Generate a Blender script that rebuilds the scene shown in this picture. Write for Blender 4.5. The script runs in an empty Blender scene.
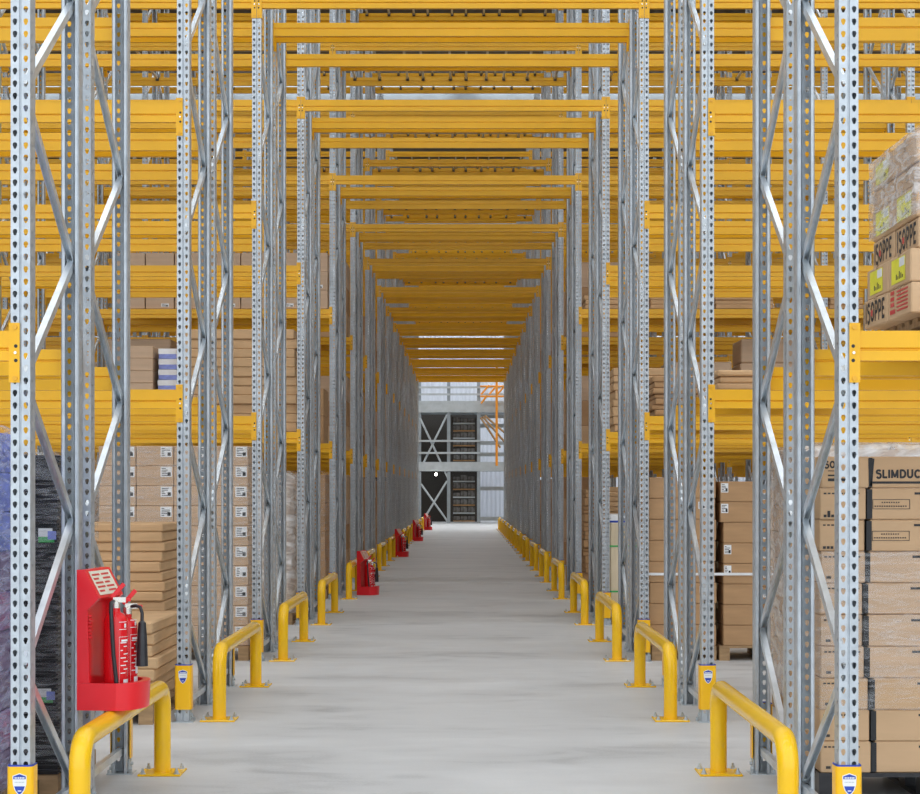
import bpy, math, random
from mathutils import Vector, Matrix
R = random.Random(7)
PI = math.pi
scn = bpy.context.scene
COL = scn.collection

# ------------------------------------------------------------------ layout
F, H = 1800.0, 1.65                     # focal length in pixels, eye height
VPX, VPY = 464.4, 491.0
ROWS = [8.14, 12.85, 17.4, 22.1, 27.4, 32.4, 37.2, 42.4, 47.1, 51.8, 56.4, 61.0, 65.6, 70.2, 74.8]
FD, GAP = 1.12, 0.20                    # frame depth, gap between back-to-back racks
PW, PD = 0.090, 0.100                   # upright width, depth
XL, XR = -2.008, 1.738                  # upright centres either side of the aisle
PITCH = XR - XL
BL = PITCH - PW                         # beam length
LEV = [2.375, 4.42, 6.455, 8.495, 10.535]  # beam tops
PH = 11.3
LINES = [0.0, FD, FD + GAP, 2 * FD + GAP]
ORD = ['first', 'second', 'third', 'fourth', 'fifth', 'sixth', 'seventh', 'eighth', 'ninth', 'tenth',
       'eleventh', 'twelfth', 'thirteenth', 'fourteenth', 'fifteenth']
def px(x, d): return VPX + x * F / d
def py(z, d): return VPY - (z - H) * F / d

# ------------------------------------------------------------------ materials
def new_mat(name):
    m = bpy.data.materials.new(name); m.use_nodes = True
    nt = m.node_tree; b = nt.nodes['Principled BSDF']
    return m, nt, b
def mat(name, c, rough=.5, metal=0.0, var=0.12, scale=9.0, bump=0.0, stretch=None, spec=.5, c2=None):
    m, nt, b = new_mat(name)
    N, Lk = nt.nodes, nt.links
    tc = N.new('ShaderNodeTexCoord'); mp = N.new('ShaderNodeMapping')
    if stretch: mp.inputs['Scale'].default_value = stretch
    nz = N.new('ShaderNodeTexNoise'); nz.inputs['Scale'].default_value = scale; nz.inputs['Detail'].default_value = 5
    Lk.new(tc.outputs['Object'], mp.inputs['Vector']); Lk.new(mp.outputs['Vector'], nz.inputs['Vector'])
    rp = N.new('ShaderNodeValToRGB')
    rp.color_ramp.elements[0].position = .3; rp.color_ramp.elements[1].position = .7
    lo = c2 if c2 else tuple(v * (1 - var) for v in c)
    hi = c if c2 else tuple(min(1, v * (1 + var)) for v in c)
    rp.color_ramp.elements[0].color = (*lo, 1); rp.color_ramp.elements[1].color = (*hi, 1)
    Lk.new(nz.outputs['Fac'], rp.inputs['Fac']); Lk.new(rp.outputs['Color'], b.inputs['Base Color'])
    b.inputs['Roughness'].default_value = rough; b.inputs['Metallic'].default_value = metal
    b.inputs['Specular IOR Level'].default_value = spec
    if bump:
        bp = N.new('ShaderNodeBump'); bp.inputs['Strength'].default_value = bump; bp.inputs['Distance'].default_value = .01
        Lk.new(nz.outputs['Fac'], bp.inputs['Height']); Lk.new(bp.outputs['Normal'], b.inputs['Normal'])
    return m
def emis(name, c, s):
    m, nt, b = new_mat(name)
    b.inputs['Base Color'].default_value = (*c, 1)
    b.inputs['Emission Color'].default_value = (*c, 1); b.inputs['Emission Strength'].default_value = s
    return m
def film(name, c, lo, hi, scale=6, stretch=(1, 1, 6)):
    m, nt, b = new_mat(name); N, Lk = nt.nodes, nt.links
    tc = N.new('ShaderNodeTexCoord'); mp = N.new('ShaderNodeMapping'); mp.inputs['Scale'].default_value = stretch
    mp.inputs['Rotation'].default_value = (.25, .3, 0)
    nz = N.new('ShaderNodeTexNoise'); nz.inputs['Scale'].default_value = scale; nz.inputs['Detail'].default_value = 6
    nz.inputs['Distortion'].default_value = 1.2
    mr = N.new('ShaderNodeMapRange'); mr.inputs['From Min'].default_value = .42; mr.inputs['From Max'].default_value = .75
    mr.inputs['To Min'].default_value = lo; mr.inputs['To Max'].default_value = hi
    bp = N.new('ShaderNodeBump'); bp.inputs['Strength'].default_value = .6; bp.inputs['Distance'].default_value = .02
    Lk.new(tc.outputs['Object'], mp.inputs['Vector']); Lk.new(mp.outputs['Vector'], nz.inputs['Vector'])
    Lk.new(nz.outputs['Fac'], mr.inputs['Value']); Lk.new(mr.outputs['Result'], b.inputs['Alpha'])
    Lk.new(nz.outputs['Fac'], bp.inputs['Height']); Lk.new(bp.outputs['Normal'], b.inputs['Normal'])
    b.inputs['Base Color'].default_value = (*c, 1); b.inputs['Roughness'].default_value = .18
    return m

M = {}
M['galv'] = mat('galvanised_steel', (.50, .54, .575), .40, .55, .13, 14)
M['galv_brace'] = mat('galvanised_brace', (.68, .73, .77), .33, .75, .12, 10)
M['galv_foot'] = mat('galvanised_foot', (.52, .57, .60), .45, .5, .15, 20)
M['yellow'] = mat('yellow_beam_paint', (.84, .435, .004), .38, 0, .05, 3)
M['stud'] = mat('yellow_stud_paint', (.80, .40, .02), .35, 0, .05, 20)
M['barrier'] = mat('yellow_barrier_paint', (.96, .56, .010), .16, 0, .03, 4)
M['guard'] = mat('yellow_guard_plastic', (.98, .53, .006), .30, 0, .03, 6)
M['blue'] = mat('blue_foam', (.02, .06, .42), .5, 0, .1, 20)
M['white'] = mat('white_print', (.85, .86, .87), .45, 0, .04, 20)
M['black'] = mat('black_print_and_gap_shade', (.015, .015, .017), .5, 0, .1, 20)  # print, and painted shade in the gaps between the tan cartons
M['blackp'] = mat('black_plastic', (.022, .022, .026), .32, 0, .3, 18, .3)
M['dark'] = mat('dark_steel_and_shade', (.05, .045, .04), .5, .3, .2, 20)  # also painted shade on bar hooks and behind the mezzanine
M['card'] = mat('cardboard', (.60, .40, .235), .75, 0, .05, 3, 0, (1, 1, 5), .25)
M['cardb'] = mat('cardboard_brown', (.48, .29, .15), .75, 0, .09, 3, 0, (1, 1, 5), .25)
M['cardw'] = mat('cardboard_wrapped', (.58, .40, .26), .42, 0, .08, 2.2, .1, (.6, .6, 9), .5)
M['flat'] = mat('flat_cardboard', (.60, .39, .215), .8, 0, .10, 3, .1, (1, 1, 8), .2)
M['flatd'] = mat('flat_cardboard_dark', (.42, .25, .125), .8, 0, .12, 3, .1, (1, 1, 8), .2)
M['tape'] = mat('packing_tape', (.43, .27, .14), .25, 0, .05, 9)
M['wood'] = mat('pallet_wood', (.40, .26, .14), .8, 0, .25, 5, .2, (1, 6, 6), .2)
M['palewood'] = mat('pale_timber', (.72, .60, .42), .7, 0, .10, 4, 0, (5, 5, .6), .2)
M['green'] = mat('green_strap', (.05, .42, .10), .4, 0, .1, 9)
M['red'] = mat('red_plastic', (.80, .014, .024), .30, 0, .05, 5)
M['redmetal'] = mat('red_cylinder_paint', (.76, .008, .014), .14, 0, .03, 5)
M['redprint'] = mat('red_print', (.62, .05, .04), .5, 0, .1, 20)
M['cream'] = mat('cream_sign', (.78, .74, .60), .4, 0, .05, 20)
M['chrome'] = mat('valve_metal', (.75, .72, .66), .22, .9, .08, 20)
M['ylabel'] = mat('yellow_label', (.86, .80, .03), .4, 0, .08, 12)
M['lilac'] = mat('lilac_film_pack', (.25, .31, .76), .3, 0, .35, 6, .4, (1, 1, 4))
M['purple'] = mat('purple_film_pack', (.42, .36, .50), .3, 0, .3, 7, .4, (1, 1, 4), .5, (.16, .08, .22))
M['pink'] = mat('pink_film_pack', (.60, .22, .36), .3, 0, .3, 7, .4, (1, 1, 4), .5, (.30, .26, .52))
M['film'] = film('clear_stretch_film', (.9, .92, .95), .01, .30)
M['films'] = film('streaky_stretch_film', (.92, .93, .95), .15, .9, 5, (1, 1, 4))
M['filmw'] = film('white_stretch_film', (.92, .92, .92), .30, .92, 4, (1, 1, 2.5))
M['filmb'] = film('blue_stretch_film', (.62, .68, .95), .05, .8, 5, (1, 1, 5))
M['shelf'] = mat('mezzanine_steel', (.30, .34, .37), .5, .3, .1, 3)
M['shelfl'] = mat('mezzanine_light_steel', (.46, .50, .52), .5, .3, .1, 3)
M['orange'] = mat('orange_steel', (.80, .30, .02), .45, 0, .1, 4)
M['brownsteel'] = mat('brown_steel', (.34, .20, .09), .5, .2, .2, 4)
M['stock'] = mat('shelf_stock', (.22, .22, .22), .7, 0, .5, 3, 0, (2, 2, 2), .3, (.07, .06, .05))
M['lampglass'] = emis('lamp_glass', (1, .97, .9), 18)
M['skylight'] = emis('skylight_panel', (.93, .965, 1.0), 4.6)

M['skylight'].cycles.emission_sampling = 'FRONT'; M['lampglass'].cycles.emission_sampling = 'NONE'
def floor_mat():
    m, nt, b = new_mat('concrete_floor'); N, Lk = nt.nodes, nt.links
    tc = N.new('ShaderNodeTexCoord')
    def noise(s, det, st, dist=0):
        mp = N.new('ShaderNodeMapping'); mp.inputs['Scale'].default_value = st
        n = N.new('ShaderNodeTexNoise'); n.inputs['Scale'].default_value = s; n.inputs['Detail'].default_value = det
        n.inputs['Distortion'].default_value = dist
        Lk.new(tc.outputs['Object'], mp.inputs['Vector']); Lk.new(mp.outputs['Vector'], n.inputs['Vector'])
        return n
    a = noise(.8, 8, (.55, 1, 1), .8); c = noise(3.5, 9, (.4, .8, 1), 1.2); d = noise(60, 3, (1, 1, 1))
    mx = N.new('ShaderNodeMix'); mx.data_type = 'FLOAT'; mx.inputs[0].default_value = .42
    Lk.new(a.outputs['Fac'], mx.inputs[2]); Lk.new(c.outputs['Fac'], mx.inputs[3])
    mx2 = N.new('ShaderNodeMix'); mx2.data_type = 'FLOAT'; mx2.inputs[0].default_value = .12
    Lk.new(mx.outputs[0], mx2.inputs[2]); Lk.new(d.outputs['Fac'], mx2.inputs[3])
    rp = N.new('ShaderNodeValToRGB')
    e = rp.color_ramp.elements
    e[0].position = .30; e[0].color = (.34, .34, .34, 1); e[1].position = .66; e[1].color = (.64, .64, .635, 1)
    k = e.new(.45); k.color = (.54, .54, .537, 1)
    Lk.new(mx2.outputs[0], rp.inputs['Fac']); Lk.new(rp.outputs['Color'], b.inputs['Base Color'])
    mr = N.new('ShaderNodeMapRange'); mr.inputs['To Min'].default_value = .42; mr.inputs['To Max'].default_value = .62
    Lk.new(c.outputs['Fac'], mr.inputs['Value']); Lk.new(mr.outputs['Result'], b.inputs['Roughness'])
    return m
M['floor'] = floor_mat()
def cladding(name, c, freq, vertical=True):
    m, nt, b = new_mat(name); N, Lk = nt.nodes, nt.links
    tc = N.new('ShaderNodeTexCoord'); w = N.new('ShaderNodeTexWave'); w.inputs['Scale'].default_value = freq
    w.bands_direction = 'X' if vertical else 'Y'
    bp = N.new('ShaderNodeBump'); bp.inputs['Strength'].default_value = .8; bp.inputs['Distance'].default_value = .04
    Lk.new(tc.outputs['Object'], w.inputs['Vector']); Lk.new(w.outputs['Fac'], bp.inputs['Height'])
    Lk.new(bp.outputs['Normal'], b.inputs['Normal'])
    b.inputs['Base Color'].default_value = (*c, 1); b.inputs['Roughness'].default_value = .5
    return m
M['wall'] = cladding('pale_cladding', (.68, .72, .80), 1.3)
M['wallside'] = cladding('grey_cladding', (.16, .17, .18), 1.3)
M['roof'] = cladding('grey_roof_sheet', (.06, .06, .065), 1.0)

# ------------------------------------------------------------------ mesh builder
class MB:
    def __init__(s): s.v, s.f, s.m, s.mats = [], [], [], []
    def mi(s, mt):
        if mt not in s.mats: s.mats.append(mt)
        return s.mats.index(mt)
    def add(s, vs, fs, mt):
        o = len(s.v); s.v += [tuple(v) for v in vs]; k = s.mi(mt)
        for f in fs: s.f.append(tuple(i + o for i in f)); s.m.append(k)
    def box(s, x0, x1, y0, y1, z0, z1, mt, T=None, bev=0):
        if bev:
            e = min(bev, (x1 - x0) / 3, (y1 - y0) / 3, (z1 - z0) / 3)
            vs, idx = [], {}
            X, Y, Z = (x0, x1), (y0, y1), (z0, z1)
            for i in (0, 1):
                for j in (0, 1):
                    for k in (0, 1):
                        sx, sy, sz = (1, -1)[i], (1, -1)[j], (1, -1)[k]
                        p = (X[i], Y[j], Z[k])
                        idx[i, j, k, 0] = len(vs); vs.append((p[0], p[1] + sy * e, p[2] + sz * e))
                        idx[i, j, k, 1] = len(vs); vs.append((p[0] + sx * e, p[1], p[2] + sz * e))
                        idx[i, j, k, 2] = len(vs); vs.append((p[0] + sx * e, p[1] + sy * e, p[2]))
            fs = []
            for a in (0, 1):
                r = [(0, 0), (1, 0), (1, 1), (0, 1)]
                q = r if a else r[::-1]
                fs.append([idx[a, j, k, 0] for j, k in q])
                fs.append([idx[j, a, k, 1] for j, k in q[::-1]])
                fs.append([idx[j, k, a, 2] for j, k in q])
            for a in (0, 1):
                for c in (0, 1):
                    def fl(l, flip): return l[::-1] if flip else l
                    fs.append(fl([idx[a, c, 0, 0], idx[a, c, 1, 0], idx[a, c, 1, 1], idx[a, c, 0, 1]], a != c))
                    fs.append(fl([idx[a, 0, c, 0], idx[a, 1, c, 0], idx[a, 1, c, 2], idx[a, 0, c, 2]], a == c))
                    fs.append(fl([idx[0, a, c, 1], idx[1, a, c, 1], idx[1, a, c, 2], idx[0, a, c, 2]], a != c))
                    for k in (0, 1):
                        fs.append(fl([idx[a, c, k, 0], idx[a, c, k, 1], idx[a, c, k, 2]], (a + c + k) % 2 == 0))
        else:
            vs = [(x, y, z) for x in (x0, x1) for y in (y0, y1) for z in (z0, z1)]
            fs = [(0, 1, 3, 2), (4, 6, 7, 5), (0, 4, 5, 1), (2, 3, 7, 6), (0, 2, 6, 4), (1, 5, 7, 3)]
        if T is not None: vs = [T @ Vector(v) for v in vs]
        s.add(vs, fs, mt); return s
    def ext(s, prof, p0, p1, mt, up=(0, 0, 1), cap=True):
        """closed outline (u,v) swept from p0 to p1"""
        p0, p1 = Vector(p0), Vector(p1); t = (p1 - p0).normalized()
        u = Vector(up).cross(t).normalized(); w = t.cross(u)
        n = len(prof)
        vs = [p + u * a + w * b for p in (p0, p1) for a, b in prof]
        fs = [(i, (i + 1) % n, n + (i + 1) % n, n + i) for i in range(n)]
        if cap: fs += [tuple(range(n))[::-1], tuple(range(n, 2 * n))]
        s.add(vs, fs, mt); return s
    def tube(s, pts, r, mt, seg=16, cap=True):
        pts = [Vector(p) for p in pts]; n = len(pts); vs, fs = [], []
        ref = None
        for i, p in enumerate(pts):
            t = ((pts[min(i + 1, n - 1)] - p).normalized() + (p - pts[max(i - 1, 0)]).normalized()).normalized()
            if ref is None:
                ref = t.orthogonal().normalized()
            ref = (ref - t * ref.dot(t)).normalized(); b = t.cross(ref)
            rr = r[i] if isinstance(r, (list, tuple)) else r
            for k in range(seg):
                a = 2 * PI * k / seg
                vs.append(p + ref * (rr * math.cos(a)) + b * (rr * math.sin(a)))
        for i in range(n - 1):
            for k in range(seg):
                k2 = (k + 1) % seg
                fs.append((i * seg + k, i * seg + k2, (i + 1) * seg + k2, (i + 1) * seg + k))
        if cap: fs += [tuple(range(seg))[::-1], tuple(range((n - 1) * seg, n * seg))]
        s.add(vs, fs, mt); return s
    def mesh(s, name, smooth=False):
        me = bpy.data.meshes.new(name); me.from_pydata(s.v, [], s.f)
        for k in s.mats: me.materials.append(M[k])
        me.polygons.foreach_set('material_index', s.m)
        if smooth:
            me.polygons.foreach_set('use_smooth', [True] * len(s.f))
            me.set_sharp_from_angle(angle=math.radians(38))
        me.update(); return me
    def obj(s, name, parent=None, loc=None, rz=0, smooth=False):
        return link(name, s.mesh(name, smooth), parent, loc, rz)
def link(name, me, parent=None, loc=None, rz=0):
    o = bpy.data.objects.new(name, me); COL.objects.link(o)
    if parent: o.parent = parent
    if loc: o.location = loc
    if rz: o.rotation_euler[2] = rz
    return o
def tag(o, label, cat, group=None, kind=None):
    o['label'] = label; o['category'] = cat
    if group: o['group'] = group
    if kind: o['kind'] = kind
    return o
def empty(name, loc, rz=0):
    return link(name, None, None, loc, rz)
def struct(o): o['kind'] = 'structure'; return o
KIDS = {}
def reg(parent):  # remember children so that a copy needs no scene search
    KIDS[parent.name] = [(c, [(g) for g in c.children]) for c in parent.children]; return parent
def dup(root, loc, rz=None):
    r = root.copy(); COL.objects.link(r); r.location = loc
    if rz is not None: r.rotation_euler[2] = rz
    for c, gs in KIDS[root.name]:
        d = c.copy(); COL.objects.link(d); d.parent = r
        for g in gs:
            e = g.copy(); COL.objects.link(e); e.parent = d
    return r

# ------------------------------------------------------------------ shell
WX = 22.5; Y0, Y1, RZ = -3.0, 101.0, 13.2
struct(MB().box(-WX - .2, WX + .2, Y0 - 40, Y1 + .2, -.2, 0, 'floor').obj('floor'))
struct(MB().box(-WX - .2, -WX, Y0, Y1, 0, RZ, 'wallside').obj('wall_left'))
struct(MB().box(WX, WX + .2, Y0, Y1, 0, RZ, 'wallside').obj('wall_right'))
struct(MB().box(-WX, WX, Y1, Y1 + .2, 0, RZ, 'wall').obj('wall_back'))
struct(MB().box(-WX - .2, WX + .2, Y0, Y1 + .2, RZ, RZ + .2, 'roof').obj('ceiling'))
nwin = 0
sky_y = []
for i, d in enumerate(ROWS):
    sky_y.append(d - 1.2)
sky_y += [80.0, 84.0, 88.5, 95.0, 98.0, 2.6, -.5]  # far strips set dense, added to brighten the end wall
for y in sky_y:
    nwin += 1
    b = MB(); hw = .62 if y < 25 else (.34 if y < 78 else .9)  # width shaped for brightness: narrower over deep rows, wider over the far hall
    for x0, x1 in ((-21, -14.2), (-13.8, -7.2), (-6.8, -.2), (.2, 6.8), (7.2, 13.8), (14.2, 21)):
        b.add([(x0, y - hw, RZ - .04), (x0, y + hw, RZ - .04), (x1, y + hw, RZ - .04), (x1, y - hw, RZ - .04)], [(0, 1, 2, 3)], 'skylight')
    struct(b.obj('window_%d' % nwin))
nt_ = 0
for y in [3 + 6.0 * k for k in range(17)]:          # roof rafters
    nt_ += 1
    struct(MB().box(-WX, WX, y - .09, y + .09, RZ - .55, RZ - .07, 'shelf').obj('trim_%d' % nt_))

# ------------------------------------------------------------------ upright (perforated post)
def post_mesh(h=PH):
    b = MB(); P = .056; n = int(h / P); w = PW / 2; a = .0195; c0 = .0245
    hole = [(-.0046, -.0150), (0, -.0165), (.0046, -.0150), (.0108, .001), (.0083, .0105), (0, .0138), (-.0083, .0105), (-.0108, .001)]
    rect = [(-1, -1), (0, -1), (1, -1), (1, 0), (1, 1), (0, 1), (-1, 1), (-1, 0)]
    def column(fn, ax, hl, flip):
        for k in range(n):
            zc = .05 + (k + .5) * P
            if zc + P / 2 > h: break
            vs = [fn(rx * ax, zc + rz * P / 2) for rx, rz in rect] + [fn(hx, zc + hz) for hx, hz in hl]
            fs = [(i, (i + 1) % 8, 8 + (i + 1) % 8, 8 + i) for i in range(8)]
            if flip: fs = [f[::-1] for f in fs]
            b.add(vs, fs, 'galv')
    top = .05 + int((h - .05) / P) * P
    for s in (-1, 1):
        column(lambda u, z: (s * c0 + u, 0, z), a, hole, False)
        sh = [(p * .55, q * .62) for p, q in hole]
        column(lambda u, z: (s * w, .032 + u, z), .02, sh, s < 0)
    def strip(p, q, flip=False, z0=.0, z1=top):
        f = [(0, 1, 2, 3)] if not flip else [(3, 2, 1, 0)]
        b.add([(p[0], p[1], z0), (q[0], q[1], z0), (q[0], q[1], z1), (p[0], p[1], z1)], f, 'galv')
    for s in (-1, 1):
        e = s * (c0 + a); fl = s < 0
        strip((e, 0), (s * w, .004), fl); strip((s * w, .004), (s * w, .012), fl)
        strip((s * w, .052), (s * w, .066), fl); strip((s * w, .066), (s * w, .094), fl); strip((s * w, .094), (s * (w - .006), PD), fl)
        strip((s * (w - .006), PD), (s * .026, PD), fl); strip((s * .026, PD), (s * .024, PD - .012), fl)
        strip((s * (c0 - a), 0), (s * .0015, .006), not fl)
    strip((-.0015, .006), (.0015, .006))
    for s in (-1, 1):   # solid foot below the first hole
        strip((s * (c0 - a), 0), (s * (c0 + a), 0), s < 0, 0, .05); strip((s * w, .012), (s * w, .052), s < 0, 0, .05)
    return b.mesh('upright_post')
POST = post_mesh()
fb = MB()
fb.box(-.075, .075, -.03, .115, 0, .006, 'galv_foot')
for s in (-1, 1):
    fb.box(s * .0475 - (0 if s > 0 else .005), s * .0475 + (.005 if s > 0 else 0), .0, .085, .006, .085, 'galv_foot')
    fb.tube([(s * .052, .03, .055), (s * .066, .03, .055)], .011, 'galv_foot', 6)
    fb.tube([(s * .052, .06, .03), (s * .066, .06, .03)], .011, 'galv_foot', 6)
    fb.tube([(s * .064, .100, .006), (s * .064, .100, .026)], .008, 'galv_foot', 6)
FOOT = fb.mesh('foot_plate')

def brace_mb(b, p0, p1):
    w, d, t = .0235, .028, .004
    prof = [(-w, 0), (w, 0), (w, d), (w - t, d), (w - t, t), (-w + t, t), (-w + t, d), (-w, d)]
    prof = [(u, v - d / 2) for u, v in prof]
    b.ext(prof, p0, p1, 'galv_brace', (1, 0, 0) if False else (0, -1, .35))
    return b
IN_Z = [.175 + 1.322 * k for k in range(9)]
OUT_Z = [.836 + 1.322 * k for k in range(8)]
yo, yi = .05, FD - .05
segs = [((0, yo, .13), (0, yi, .13))]
for k in range(8):
    segs.append(((0, yi, IN_Z[k]), (0, yo, OUT_Z[k]))); segs.append(((0, yo, OUT_Z[k]), (0, yi, IN_Z[k + 1])))
segs.append(((0, yo, 11.1), (0, yi, 11.1)))
def brace_prof(b, p0, p1):
    # channel: wide side across X, open side down
    p0, p1 = Vector(p0), Vector(p1); t = (p1 - p0).normalized(); u = Vector((1, 0, 0)); w = u.cross(t)
    if w.z < 0: w = -w
    a, d, th = .0158, .042, .003
    prof = [(-a, -d / 2), (-a, d / 2), (a, d / 2), (a, -d / 2), (a - th, -d / 2), (a - th, d / 2 - th), (-a + th, d / 2 - th), (-a + th, -d / 2)]
    n = 8
    vs = [p + u * q + w * r for p in (p0 + t * .005, p1 - t * .005) for q, r in prof]
    fs = [(i, (i + 1) % n, n + (i + 1) % n, n + i) for i in range(n)]
    fs += [(0, 1, 6, 7), (1, 2, 5, 6), (2, 3, 4, 5), (15, 14, 9, 8), (14, 13, 10, 9), (13, 12, 11, 10)]
    b.add(vs, fs, 'galv_brace')
    for p in (p0, p1): b.tube([p + u * -.034, p + u * .034], .009, 'galv_foot', 6)
BR = []
for s in segs:
    b = MB(); brace_prof(b, *s); BR.append(b.mesh('brace'))
b = MB()
for s in segs: brace_prof(b, *s)
BRALL = b.mesh('bracing')

def frame_proto(detail):
    r = empty('upright_frame', (0, 0, 0))
    link('upright_post', POST, r); link('upright_post', POST, r, (0, FD, 0), PI)
    link('foot_plate', FOOT, r); link('foot_plate', FOOT, r, (0, FD, 0), PI)
    if detail:
        for m in BR: link('brace', m, r)
    else: link('bracing', BRALL, r)
    return reg(r)
FP = {True: frame_proto(True), False: frame_proto(False)}
FIRST = {True: True, False: True}
def place_frame(x, y, flip, detail, label, group):
    loc, rz = ((x, y, 0), 0) if not flip else ((x, y + FD, 0), PI)
    if FIRST[detail]:
        r = FP[detail]; FIRST[detail] = False; r.location = loc; r.rotation_euler[2] = rz
    else: r = dup(FP[detail], loc, rz)
    return tag(r, label, 'rack frame', group, 'thing')
def side_word(s): return 'left' if s < 0 else 'right'
BAYW = ['', 'one bay out', 'two bays out', 'three bays out', 'four bays out', 'five bays out']
for i, d in enumerate(ROWS):
    for s in (-1, 1):
        for j in range(5):
            x = (XL if s < 0 else XR) + s * PITCH * j
            for k in (0, 1):
                y = d + (0 if k == 0 else FD + GAP)
                if j and abs(px(abs(x) - .1 if s > 0 else -(abs(x) - .1), y + FD) - 460) > 470: continue
                lab = 'galvanised upright frame %s of the aisle, %s rack row, %s rack%s' % (
                    side_word(s), ORD[i], ('front', 'back')[k], (', ' + BAYW[j]) if j else '')
                place_frame(x, y, k == 1, j == 0 and i < 8, lab, 'upright frames along the aisle' if j == 0 else 'upright frames beyond the first bay')

# ------------------------------------------------------------------ beams
bm_prof = [(0, 0), (0, -.076), (.012, -.081), (.012, -.086), (.002, -.090), (.002, -.135), (.05, -.135), (.05, -.066), (.041, -.062), (.041, -.056), (.05, -.052), (.05, 0)]
def beam_mb(b, T=None):
    n = len(bm_prof); h = BL / 2
    vs = [(x, y, z) for x in (-h, h) for y, z in bm_prof]
    fs = [((i + 1) % n, i, n + i, n + (i + 1) % n) for i in range(n)] + [tuple(range(n)), tuple(range(n, 2 * n))[::-1]]
    if T is not None: vs = [T @ Vector(v) for v in vs]
    b.add(vs, fs, 'yellow')
def conn_mb(b, s, T=None):
    h = BL / 2
    def bx(x0, x1, *a): b.box(min(s * x0, s * x1), max(s * x0, s * x1), *a, T)
    bx(h - .006, h + .043, -.007, -.001, -.235, .035, 'yellow')
    bx(h - .006, h - .0005, -.001, .055, -.235, .035, 'yellow')
BEAM = MB(); beam_mb(BEAM); BEAM = BEAM.mesh('pallet_rack_beam')
CONN = []
for s in (-1, 1):
    b = MB(); conn_mb(b, s); h = BL / 2
    for z in (.015, -.215):
        b.tube([(s * (h + .022), -.006, z), (s * (h + .022), -.013, z)], .011, 'stud', 8)
    for z in (-.07, -.135): b.tube([(s * (h + .026), -.006, z), (s * (h + .026), -.0078, z)], .0085, 'black', 8)
    b.tube([(s * (h + .024), -.006, -.10), (s * (h + .024), -.012, -.10)], .007, 'chrome', 8)
    CONN.append(b.mesh('end_connector'))
LV = ['first', 'second', 'third', 'fourth', 'fifth']
LN = ['frontmost of four', 'second of four', 'third of four', 'rearmost of four']
def beam_keys():
    for i, d in enumerate(ROWS):
        for bay in range(-5, 6):
            for lv in range(5):
                if bay == 0 and lv < 2: continue
                for ln in range(4):
                    yield (i, bay, lv, ln)
def beam_x(bay): return (XL + XR) / 2 + bay * PITCH
def in_view(x0, x1, z0, z1, d):
    return px(x1, d) > -4 and px(x0, d) < 924 and py(z1, d) < 798 and py(z0, d) > -4
def unpack(t):
    a, out = 0, []
    for w_ in t.split(): a += int(w_); out.append(a)
    return out
# the 300 beams of which most shows (row, bay, level, line packed into one number, written as steps)
IND_BEAMS = set((c // 220, c // 20 % 11 - 5, c // 4 % 5, c % 4) for c in unpack("80 1 1 1 3 1 33 1 1 1 3 1 173 1 1 1 1 1 1 1 33 1 1 1 1 1 1 1 173 1 2 1 1 1 1 1 1 1 1 17 1 1 1 9 1 1 1 1 1 1 1 1 1 1 1 156 13 1 1 1 1 1 1 1 1 1 1 1 4 13 1 1 1 4 5 1 1 1 1 1 1 1 1 1 1 1 4 14 135 1 2 2 3 2 1 5 3 1 1 1 1 1 1 1 1 1 1 1 1 13 1 1 1 1 1 1 1 5 2 1 1 1 1 1 1 1 1 1 1 1 1 1 9 2 3 3 2 1 129 1 12 3 1 3 1 3 1 2 1 1 4 2 9 1 1 1 1 1 1 1 1 1 1 1 1 4 1 2 1 1 2 1 5 1 19 131 4 5 2 1 4 8 1 4 2 9 1 1 1 1 1 1 1 2 1 1 1 4 1 3 4 1 4 2 5 4 4 5 2 111 43 2 4 9 1 1 1 1 1 1 1 1 1 1 1 16 181 12 1 1 1 3 2 2 1 17 192 1 1 1 1 1 1 2 1 2 13 20 133 13 17 4 9 1 2 1 1 1 1 1 1 1 1 16 23 170 1 2 1 1 4 1 1 127 8 17 3 5 49 1 2 1 4 1 26 37 10 8 130 1 2 4 4 3 8 198 1 1 1 8"))
def beam_xf(k):
    i, bay, lv, ln = k
    y = ROWS[i] + LINES[ln]; x = beam_x(bay)
    back = ln in (1, 3)
    return (x, y, LEV[lv]), (PI if back else 0)
cand = []
for k in beam_keys():
    (x, y, z), rz = beam_xf(k)
    if in_view(x - BL / 2, x + BL / 2, z - .2, z + .06, y):
        vis_w = min(924, px(x + BL / 2, y)) - max(-4, px(x - BL / 2, y))
        cand.append((vis_w * .135 * F / y * (3 if k[1] == 0 else 1), k))
cand.sort(reverse=True)
ALL_BEAMS = [k for _, k in cand]
def beam_label(k):
    i, bay, lv, ln = k
    if bay == 0:
        return 'yellow beam over the aisle, %s rack row, %s level, %s' % (ORD[i], ['', '', 'lowest', 'middle', 'top'][lv], LN[ln])
    bw = 'first second third fourth fifth'.split()[abs(bay) - 1]
    return 'yellow shelf beam, %s rack row, %s bay %s of aisle, %s level, %s' % (ORD[i], bw, side_word(bay), LV[lv], LN[ln])
rest = MB()
BOBJ = {}
bp_ = None
for k in ALL_BEAMS:
    loc, rz = beam_xf(k)
    if k in IND_BEAMS:
        if bp_ is None:
            bp_ = link('pallet_rack_beam', BEAM, None, loc, rz)
            for c in CONN: link('end_connector', c, bp_)
            reg(bp_); o = bp_
        else: o = dup(bp_, loc, rz)
        tag(o, beam_label(k), 'rack beam', 'beams over the aisle' if k[1] == 0 else 'shelf beams beside the aisle', 'thing')
        BOBJ[k] = o
    else:
        T = Matrix.Translation(loc) @ Matrix.Rotation(rz, 4, 'Z')
        beam_mb(rest, T)
        for s in (-1, 1): conn_mb(rest, s, T)
if rest.v:
    tag(rest.obj('distant_rack_beams'), 'the many small yellow shelf beams far back among the racks', 'rack beams', None, 'stuff')

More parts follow.
